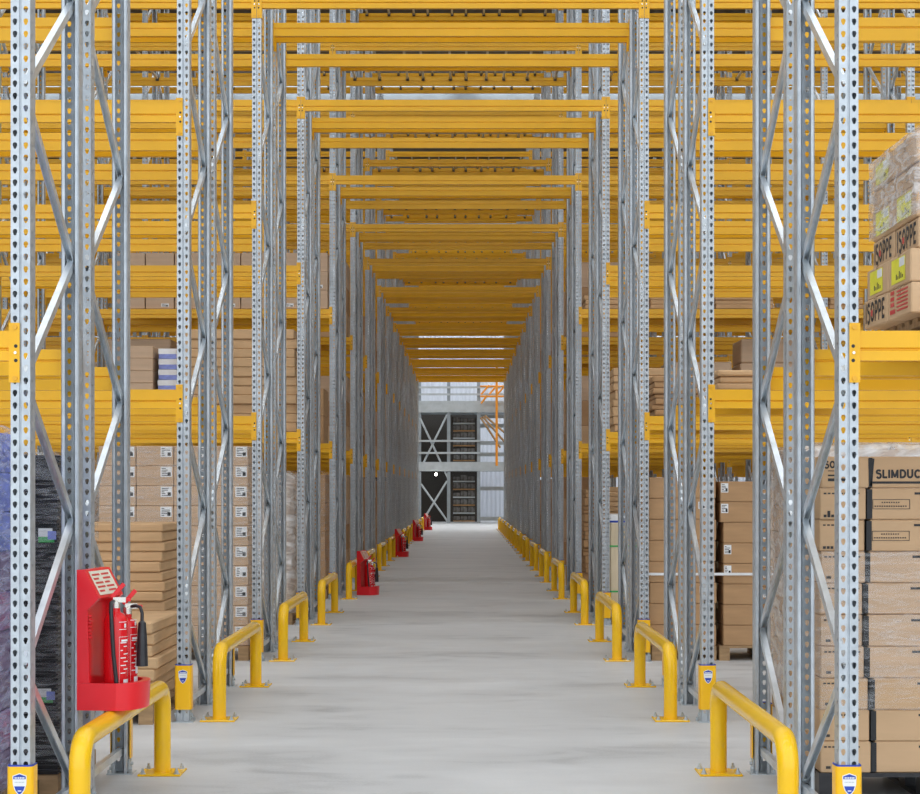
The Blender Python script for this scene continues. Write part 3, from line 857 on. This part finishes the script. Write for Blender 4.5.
# --- left, second row: flat cardboard stacks
G = 'flat cardboard left, second row'
pallet(-3.6, -2.2, 12.70, 13.95, 0, 'wooden pallet under the low flat cardboard stack, second row left')
flat_stack(-3.6, -2.19, 12.70, 13.95, .1445, [.083] * 7, 'flat', 'in front, second row left', G, .025, 31)
pallet(-3.9, -2.35, 14.1, 15.05, 0, 'wooden pallet under the tall flat cardboard stack, second row left')
flat_stack(-3.9, -2.36, 14.1, 15.05, .1445, [.08, .075, .08, .08, .08, .08, .085, .08, .075, .08, .075,  .08, .08, .075, .08, .065], 'flat', 'behind, second row left', G, .012, 32)

# --- left, third row: cartons with white corner labels
G = 'labelled cartons left, third row'
pallet(-3.56, -2.10, 17.5, 18.5, 0, 'wooden pallet under the labelled cartons, third row left')
for k in range(10):
    for c in range(4):
        carton(-3.56 + .1825 + c * .365, 17.72, .1455 + k * .1945, .36, .40, .192, 'cardw', 'carton with white corner label, %s tier up, %s column, third row left' % (ORD[k], ORD[c]), G,
               R.uniform(-.008, .008), False, (.055, .085, .11, .10))
wrap('stretch_film', -3.575, -2.075, 17.5, 18.0, .15, 2.085, 'film', 'clear stretch film round the labelled cartons, third row left', 0, .006, .04, 13, False)
pallet(-4.9, -3.72, 17.5, 18.5, 0, 'wooden pallet under the white wrapped load, third row left')
for k in range(3):
    carton(-4.3, 18.0, .1455 + k * .5, 1.1, .9, .497, 'card', 'big carton inside white film, %s tier up, third row left' % ORD[k], 'big wrapped cartons left', 0, False)
wrap('stretch_film', -4.93, -3.70, 17.46, 18.52, .147, 1.68, 'filmw', 'white stretch film over the big cartons, third row left', .2, .015, .1, 14)
# --- left, fourth row: rounded wrapped load
G = 'tall wrapped cartons left, fourth row'
pallet(-3.2, -2.12, 22.2, 23.3, 0, 'wooden pallet under the wrapped cartons, fourth row left')
for k in range(4):
    for c in range(2):
        carton(-2.41 - c * .5, 22.75, .1455 + k * .4, .47, .95, .397, 'card', 'tall beige carton in white film, %s tier up, %s column, fourth row left' % (ORD[k], ('inner', 'outer')[c]), G, 0, False)
wrap('stretch_film', -3.2, -2.08, 22.15, 23.34, .147, 1.76, 'filmw', 'white rounded stretch film over the fourth row left load', .16, .02, .12, 15)
# --- left, fifth row
G = 'brown cartons left, fifth row'
pallet(-3.2, -2.1, 27.5, 28.5, 0, 'wooden pallet under brown cartons, fifth row left')
for k in range(4):
    carton(-2.65, 28.0, .1455 + k * .44, 1.05, .95, .437, 'cardb', 'large brown carton, %s tier up, floor stack, fifth row left' % ORD[k], G, R.uniform(-.01, .01), True)
wrap('stretch_film', -3.2, -2.09, 27.48, 28.55, .147, 1.92, 'film', 'clear stretch film round the brown cartons, fifth row left', .04, .015, .08, 16)
for k in range(2):
    carton(-2.65, 27.95, 2.38 + k * .42, 1.0, .9, .417, 'cardb', 'large brown carton on the first shelf, %s tier up, fifth row left' % ORD[k], G, 0, True)
# --- left upper shelves
flat_stack(-3.53, -2.07, 22.2, 23.1, 2.38, [.115, .11, .12, .11, .115, .11, .12, .115, .11, .12, .12], 'flat', 'on the first shelf, fourth row left', 'flat cardboard left, fourth row', .03, 33)
for k in range(8):
    o = MB().box(-.12, .12, -.35, .35, .003, .06, 'lilac').box(-.124, .124, -.354, .354, .06, .128, 'white').obj('white_carton', None, (-3.68, 22.7, 2.38 + k * .13), R.uniform(-.02, .02))
    tag(o, 'white and blue edged flat pack, %s tier up, first shelf, fourth row left' % ORD[k], 'flat pack', 'white flat packs left')
for k in range(7):
    carton(-4.03, 22.65, 2.38 + k * .152, .36, .8, .15, 'cardw', 'small wrapped carton, %s tier up, first shelf, fourth row left' % ORD[k], 'small wrapped cartons left', 0, False)
# second shelf of the fifth row, both sides
G = 'cartons on the second shelf, fifth row'
for c in range(8):
    for k in range(3):
        x = -2.08 - .22 - c * .445 - (.12 if c > 3 else 0)
        if abs(x - (XL - PITCH)) < .3: continue
        carton(x, 27.75, 4.43 + k * .285, .43, .6, .282, 'cardw', 'pale carton on the second shelf left, fifth row, %s tier, %s from aisle' % (ORD[k], ORD[c]), G, 0, False,
               (.02, .03, .12, .05) if (c + k) % 2 else None)
for c in range(4):
    x0 = 1.84 + c * 1.0 + (.75 if c > 2 else 0)
    flat_stack(x0, x0 + .88, 27.5, 28.4, 4.43, [.07, .07, .07], 'flat', 'on second shelf right, fifth row, %s out' % ORD[c], 'flat cardboard on the right second shelf', .015, 40 + c)

# deeper rows: stacked brown cartons glimpsed between the uprights
G = 'cartons in the far rows'
for i in range(5, 10):
    for s in (-1, 1):
        for lv, zb in ((0, 0.0), (1, 2.38), (2, 4.43)):
            if (i * 7 + lv * 3 + (s > 0)) % 4 == 0: continue
            if lv == 0: pallet(min(s * 2.1, s * 3.2) - (.25 if s > 0 else 0), max(s * 2.1, s * 3.2) - (.25 if s > 0 else 0), ROWS[i] + .05, ROWS[i] + 1.0, 0, 'wooden pallet on the floor %s of aisle, %s rack row' % (side_word(s), ORD[i]))
            for k in range(4 if lv == 0 else 3):
                carton(s * 2.65 - (.25 if s > 0 else 0), ROWS[i] + .53, zb + (.1445 if lv == 0 else 0) + k * .45, 1.05, .9, .447, ('cardb', 'cardw', 'card')[(i + k) % 3],
                       'large carton %s of aisle, %s row, %s, %s tier up' % (side_word(s), ORD[i], ('floor stack', 'first shelf', 'second shelf')[lv], ORD[k]), G, 0, True)

# outer bays of the deeper rows: single big wrapped loads, small in the picture
LM = {}
for i in range(4, 10):
    for s in (-1, 1):
        for j in (1, 2):
            for c in range(3):
                for lv in (0, 1):
                    q = (i * 5 + j * 3 + c * 7 + lv) % 3
                    if (i + c + j + lv + (s > 0)) % 5 == 0: continue
                    x = (XL if s < 0 else XR) + s * (PITCH * (j - 1) + .72 + c * 1.13)
                    if j == 1 and c == 0: continue
                    if abs(px(x, ROWS[i] + .5) - 460) > 520: continue
                    if q not in LM:
                        b = MB(); hh = (1.45, 1.25, 1.6)[q]
                        for t in range(4): b.box(-.5 + .01 * (t % 2), .5, -.45, .45 - .01 * (t % 2), .12 + (hh - .12) * t / 4 + .004, .12 + (hh - .12) * (t + 1) / 4, ('cardb', 'cardw', 'cardw')[q], None, .02)
                        for t in (-.42, 0, .42): b.box(t - .05, t + .05, -.45, .45, 0, .12, 'wood')
                        LM[q] = b.mesh('wrapped_load')
                    tag(link('wrapped_load', LM[q], None, (x, ROWS[i] + .56, 0 if lv == 0 else LEV[0])),
                        'stacked load %s of aisle, %s row, bay %s, %s position, %s' % (side_word(s), ORD[i], ('', 'one', 'two')[j], ORD[c], ('on the floor', 'on first shelf')[lv]), 'load', 'loads in the outer bays')
# ------------------------------------------------------------------ fire extinguishers
def stand_proto():
    r = empty('extinguisher_stand', (0, 0, 0))
    # local: front faces +X, width along Y (0.36), height .70
    W = .18
    tray = MB(); out = [(0, -W), (.20, -W)]
    for k in range(9):
        a = -PI / 2 + PI * k / 8
        out.append((.20 + .10 * math.cos(a), W * math.sin(a)))
    out += [(.20, W), (0, W)]
    n = len(out); inn = [(.03 + (x - .03) * .88 if x > .03 else .02, y * .88) for x, y in out]
    vs = [(x, y, 0) for x, y in out] + [(x * 1.02, y, .135) for x, y in out] + [(x, y, .135) for x, y in inn] + [(x, y, .06) for x, y in inn]
    fs = [tuple(range(n))[::-1], tuple(range(3 * n, 4 * n))]
    for k in range(n):
        q = (k + 1) % n
        for a in range(3): fs.append((a * n + k, a * n + q, (a + 1) * n + q, (a + 1) * n + k))
    tray.add(vs, fs, 'red'); tray.obj('tray', r, smooth=True)
    bk = MB(); bk.box(-.005, .035, -W + .004, W - .004, .0, .69, 'red', None, .012)
    for s in (-1, 1):
        y0 = s * (W - .035)
        pr = [(0, .136), (.065, .136), (.055, .50), (.115, .56), (.04, .70), (0, .70)]
        m = len(pr); ya, yb = min(y0, s * W), max(y0, s * W)
        v = [(x, y, z) for y in (ya, yb) for x, z in pr]
        bk.add(v, [tuple(range(m)), tuple(range(m, 2 * m))[::-1]] + [((k + 1) % m, k, m + k, m + (k + 1) % m) for k in range(m)], 'red')
        for q in range(7): bk.box(.06, .072, ya + .004, yb - .004, .36 + q * .018, .367 + q * .018, 'red')
    pr = [(0, .52), (.115, .56), (.04, .70), (0, .70)]
    v = [(x - .001, y, z - .001) for y in (-W + .002, W - .002) for x, z in pr]; m = 4
    bk.add(v, [tuple(range(m)), tuple(range(m, 2 * m))[::-1]] + [((k + 1) % m, k, m + k, m + (k + 1) % m) for k in range(m)], 'red')
    bk.obj('back_panel', r)
    # sign on the sloping hood
    p0, p1 = Vector((.109, 0, .572)), Vector((.046, 0, .689)); t = (p1 - p0).normalized(); nn = Vector((t.z, 0, -t.x))
    sg = MB(); e = nn * .002
    q = [p0 + Vector((0, -W * .8, 0)) + e, p0 + Vector((0, W * .8, 0)) + e, p1 + Vector((0, W * .8, 0)) + e, p1 + Vector((0, -W * .8, 0)) + e]
    lo = [a - nn * .0015 for a in q]
    sg.add(q + lo, [(0, 1, 2, 3), (0, 4, 5, 1), (1, 5, 6, 2), (2, 6, 7, 3), (3, 7, 4, 0)], 'cream')
    L_ = (p1 - p0).length
    for a in range(5):
        z0 = .12 + a * .17
        for c in range(2):
            y0 = -W * .7 + c * W * .72; ww = W * (.6 if (a + c) % 3 else .4)
            P = p0 + t * (L_ * z0) + nn * .0028; Q = p0 + t * (L_ * (z0 + .08)) + nn * .0028
            sg.add([P + Vector((0, y0, 0)), P + Vector((0, y0 + ww, 0)), Q + Vector((0, y0 + ww, 0)), Q + Vector((0, y0, 0))], [(0, 1, 2, 3)], 'redprint')
    sg.obj('instruction_sign', r)
    return reg(r)
def lathe(prof, seg, mt, b=None, c=(0, 0)):
    b = b or MB(); n = len(prof); vs, fs = [], []
    for rr, z in prof:
        for k in range(seg): vs.append((c[0] + rr * math.cos(2 * PI * k / seg), c[1] + rr * math.sin(2 * PI * k / seg), z))
    for i in range(n - 1):
        for k in range(seg): fs.append((i * seg + k, i * seg + (k + 1) % seg, (i + 1) * seg + (k + 1) % seg, (i + 1) * seg + k))
    fs += [tuple(range(seg))[::-1], tuple(range((n - 1) * seg, n * seg))]
    b.add(vs, fs, mt); return b
def ext_proto(kind):
    r = empty('fire_extinguisher', (0, 0, 0)); ra = .059 if kind == 'foam' else .050; h = .43 if kind == 'foam' else .39
    prof = [(ra * .96, .02), (ra, .03), (ra, h - .055)] + [(ra * math.cos(a), h - .055 + .05 * math.sin(a)) for a in (.3, .6, .9, 1.15)] + [(.022, h), (.02, h + .02)]
    lathe(prof, 28, 'redmetal').obj('cylinder', r, smooth=True)
    lathe([(ra * 1.03, 0), (ra * 1.03, .022), (ra * .9, .022)], 24, 'blackp').obj('base_ring', r, smooth=True)
    v = MB(); lathe([(.022, h + .012), (.022, h + .045), (.014, h + .05), (.014, h + .065)], 14, 'chrome', v)
    v.box(-.012, .05, -.014, .014, h + .04, h + .066, 'chrome'); v.obj('valve', r)
    lv = MB(); T = Matrix.Translation((0, 0, h + .07)) @ Matrix.Rotation(-.85, 4, 'Y')
    lv.box(-.02, .075, -.011, .011, 0, .022, 'red', T, .003)
    T = Matrix.Translation((0, 0, h + .052)) @ Matrix.Rotation(.12, 4, 'Y')
    lv.box(-.01, .075, -.011, .011, 0, .014, 'red', T, .003)
    lv.obj('lever', r)
    if kind == 'foam':
        pts = [(-.01, -.01, h + .045), (-.02, -.05, h + .04), (-.02, -.078, h + .0), (-.015, -.08, h - .1), (-.008, -.078, h - .22), (.004, -.077, .10), (.008, -.076, .03)]
        MB().tube(pts, .0105, 'blackp', 10).obj('hose', r, smooth=True)
        MB().tube([(.008, -.076, .045), (.008, -.076, .02)], .013, 'white', 10).obj('nozzle', r)
    else:
        pts = [(.02, -.01, h + .05), (.04, -.03, h + .055), (.065, -.05, h + .05), (.075, -.06, h + .02), (.075, -.06, h - .03)]
        MB().tube(pts, .009, 'blackp', 10).obj('hose', r, smooth=True)
        b = lathe([(.014, h - .25), (.030, h - .25), (.026, h - .12), (.020, h - .03), (.010, h - .02)], 18, 'blackp', None, (.075, -.06)); b.obj('discharge_horn', r, smooth=True)
    # printed labels: arcs on the cylinder facing the aisle and the camera
    lb = MB()
    def arc(a0, a1, z0, z1, mt, off=.001):
        n = 8; vs = []
        for z in (z0, z1):
            for k in range(n + 1):
                a = a0 + (a1 - a0) * k / n; vs.append(((ra + off) * math.cos(a), (ra + off) * math.sin(a), z))
        lb.add(vs, [(k, k + 1, n + 2 + k, n + 1 + k) for k in range(n)], mt)
    A = -.35
    arc(A - .9, A - .88, .06, .30, 'white'); arc(A + .5, A + .52, .06, .30, 'white'); arc(A - .5, A + .3, .05, .085, 'white'); arc(A - .9, A + .54, .298, .30, 'white'); arc(A - .7, A + .1, .275, .285, 'white')
    rr = random.Random(5)
    for q in range(9):
        z = .115 + q * .019; a = A - .78 + .3 * (q % 2)
        arc(a, a + .2 + .5 * rr.random(), z, z + .005, 'white', .0012)
    arc(A - .9, A - .1, .335, .338, 'white'); arc(A - .9, A - .1, .372, .375, 'white'); arc(A - .40, A - .16, .345, .365, 'white')
    if kind != 'foam': arc(A - .3, A + .4, .22, .26, 'black', .0015); arc(A - .3, A + .3, .10, .18, 'white', .0014)
    lb.obj('printed_label', r)
    return reg(r)
SP, EF, EC = stand_proto(), ext_proto('foam'), ext_proto('co2')
RZS = -.15
spots = [((-1.905, 9.15, .557), RZS, 'resting on the nearest left barrier'),
         ((-1.66, 28.7, 0), -.25, 'on the floor beside the fifth rack row'), ((-1.70, 45.2, 0), -.25, 'on the floor beyond the eighth rack row'),
         ((-1.66, 59.4, 0), -.25, 'on the floor before the twelfth rack row'), ((-1.66, 76.2, 0), -.25, 'on the floor at the last rack row')]
for k, (loc, rz, wh) in enumerate(spots):
    s, a, c = (SP, EF, EC) if k == 0 else (dup(SP, loc, rz), dup(EF, loc), dup(EC, loc))
    Rm = Matrix.Rotation(rz, 3, 'Z')
    s.location = loc; s.rotation_euler[2] = rz
    for o, off in ((a, (.158, -.055, .062)), (c, (.170, .088, .062))):
        o.location = Vector(loc) + Rm @ Vector(off); o.rotation_euler[2] = rz + .3
    tag(s, 'red plastic fire extinguisher stand %s' % wh, 'extinguisher stand', 'fire extinguisher stands')
    tag(a, 'red fire extinguisher with plain hose, stand %s' % wh, 'fire extinguisher', 'fire extinguishers')
    tag(c, 'red fire extinguisher with black horn, stand %s' % wh, 'fire extinguisher', 'fire extinguishers')

# ------------------------------------------------------------------ far end: mezzanine and orange steelwork
YM = 92.5
def U(x): return (x - VPX) / (F / YM)
def Z(y): return H + (VPY - y) / (F / YM)
r = empty('mezzanine', (0, YM, 0))
for x in (419.5, 448.7, 478.7, 509):
    MB().box(U(x) - .085, U(x) + .085, -.085, .085, 0, Z(372), 'shelf').obj('steel_column', r)
for y0, y1 in ((401, 412.5), (462, 471)):
    MB().box(-7, 7, -.14, 2.6, Z(y1), Z(y0), 'shelfl').obj('floor_edge', r)
for y in (441, 453, 387.5, 394.5):
    MB().box(-7, U(480) if y > 400 else U(509), -.16, -.11, Z(y) - .05, Z(y) + .05, 'shelfl').obj('guard_rail', r)
for a in (((420, 418), (448, 478)), ((447, 415), (420, 470)), ((421, 484), (448, 522)), ((447, 481), (422, 522))):
    (xa, ya), (xb, yb) = a
    MB().tube([(U(xa), -.05, Z(ya)), (U(xb), -.02, Z(yb))], .055, 'shelfl', 6).obj('cross_brace', r)
for y in (408, 415.5, 425, 442.5, 454, 466, 488.5, 519):
    MB().box(U(479), U(512), 1.0, 1.08, Z(y) - .1, Z(y) + .1, 'shelfl').obj('wall_rail', r)
MB().box(-7, U(478), 4.5, 4.6, 0, Z(405), 'dark').obj('interior_shade_sheet', r)  # dark sheet added to paint the shade inside the mezzanine
tag(r, 'grey steel two storey mezzanine across the far end of aisle', 'mezzanine', None, 'thing')
for lv, (yt, yb) in enumerate(((416, 461), (474, 522))):
    r = empty('storage_shelving', (U(464), YM + 1.0, max(0, Z(yb))))
    h = Z(yt) - Z(yb); w = U(476) - U(452)
    for sx in (-1, 1):
        MB().box(sx * w / 2 - .05, sx * w / 2 + .05, -.3, .3, 0, h, 'dark').obj('side_frame', r)
    n = 6
    for k in range(n):
        z = h * k / n
        MB().box(-w / 2 + .05, w / 2 - .05, -.3, .3, z, z + .07, 'shelfl' if k % 2 else 'brownsteel').obj('shelf_board', r)
    tag(r, 'tall open storage shelving on the mezzanine %s floor' % ('upper', 'ground')[lv], 'shelving')
    for k in range(n):
        z = max(0, Z(yb)) + h * k / n + .07
        for c in range(3):
            ww = w / 3.6; hh = h / n * R.uniform(.45, .8)
            xc = U(464) - w / 3.2 + c * w / 3.2
            o = MB().box(-ww / 2, ww / 2, -.24, .24, 0, hh, 'stock', None, .02).obj('storage_box', None, (xc, YM + 1.0, z))
            tag(o, 'dark box, %s shelf up, %s of three, %s floor of the mezzanine' % (ORD[k], ORD[c], ('upper', 'ground')[lv]), 'box', 'dark boxes on mezzanine shelving')
# orange gantry
r = empty('orange_gantry', (U(490), YM - .6, 0))
def og(p, q, rad, mt, nm):
    x0 = U(490)
    MB().tube([(U(p[0]) - x0, 0, Z(p[1])), (U(q[0]) - x0, 0, Z(q[1]))], rad, mt, 8).obj(nm, r)
og((496.5, 368), (496.5, 466), .065, 'orange', 'post'); og((508, 368), (508, 523), .065, 'orange', 'post')
for p, q in (((481, 404), (487, 396)), ((481, 395), (489, 386)), ((489, 395), (497, 386)), ((497, 395), (505, 386)), ((480, 397), (512, 397)), ((480, 387), (512, 387))):
    og(p, q, .05, 'orange', 'strut')
for k in range(3):
    og((480.5 + k * 2, 418 - k), (500 + k * 5, 448 - k * 5), .055, 'brownsteel', 'inclined_bar')
tag(r, 'orange steel gantry with sloping brown bars at far end', 'gantry')
r = empty('hanging_lamp', (U(436), YM - .3, Z(474) - .15))
lathe([(.02, .06), (.05, .08), (.06, .12), (.03, .2)], 12, 'lampglass').obj('globe', r, smooth=True)
MB().tube([(0, 0, .2), (0, 0, Z(471) - Z(474) + .16)], .02, 'dark', 6).obj('stem', r)
tag(r, 'small round white lamp under the lower mezzanine floor', 'lamp')

# ------------------------------------------------------------------ light, camera
w = bpy.data.worlds.new('daylight'); scn.world = w; w.use_nodes = True
bg = w.node_tree.nodes['Background']; bg.inputs['Color'].default_value = (.86, .93, 1.0, 1); bg.inputs['Strength'].default_value = 1.6
cam = bpy.data.cameras.new('camera'); co = bpy.data.objects.new('camera', cam); COL.objects.link(co)
co.location = (0, 0, H); co.rotation_euler = (PI / 2, 0, 0)
cam.sensor_width = 36; cam.lens = F / 920 * 36
cam.shift_x = -(VPX - 460) / 920; cam.shift_y = (VPY - 397) / 920
cam.clip_end = 400
scn.camera = co
scn.view_settings.view_transform = 'Standard'; scn.view_settings.look = 'None'
scn.view_settings.gamma = 1; scn.view_settings.use_curve_mapping = False
scn.view_settings.exposure = 0.2
scn.cycles.use_denoising = True; scn.cycles.denoiser = 'OPENIMAGEDENOISE'
scn.cycles.denoising_input_passes = 'RGB_ALBEDO_NORMAL'; scn.cycles.denoising_prefilter = 'NONE'; scn.cycles.denoising_quality = 'HIGH'
scn.cycles.sample_clamp_indirect = 3.0
scn.cycles.max_bounces = 8; scn.cycles.transparent_max_bounces = 24
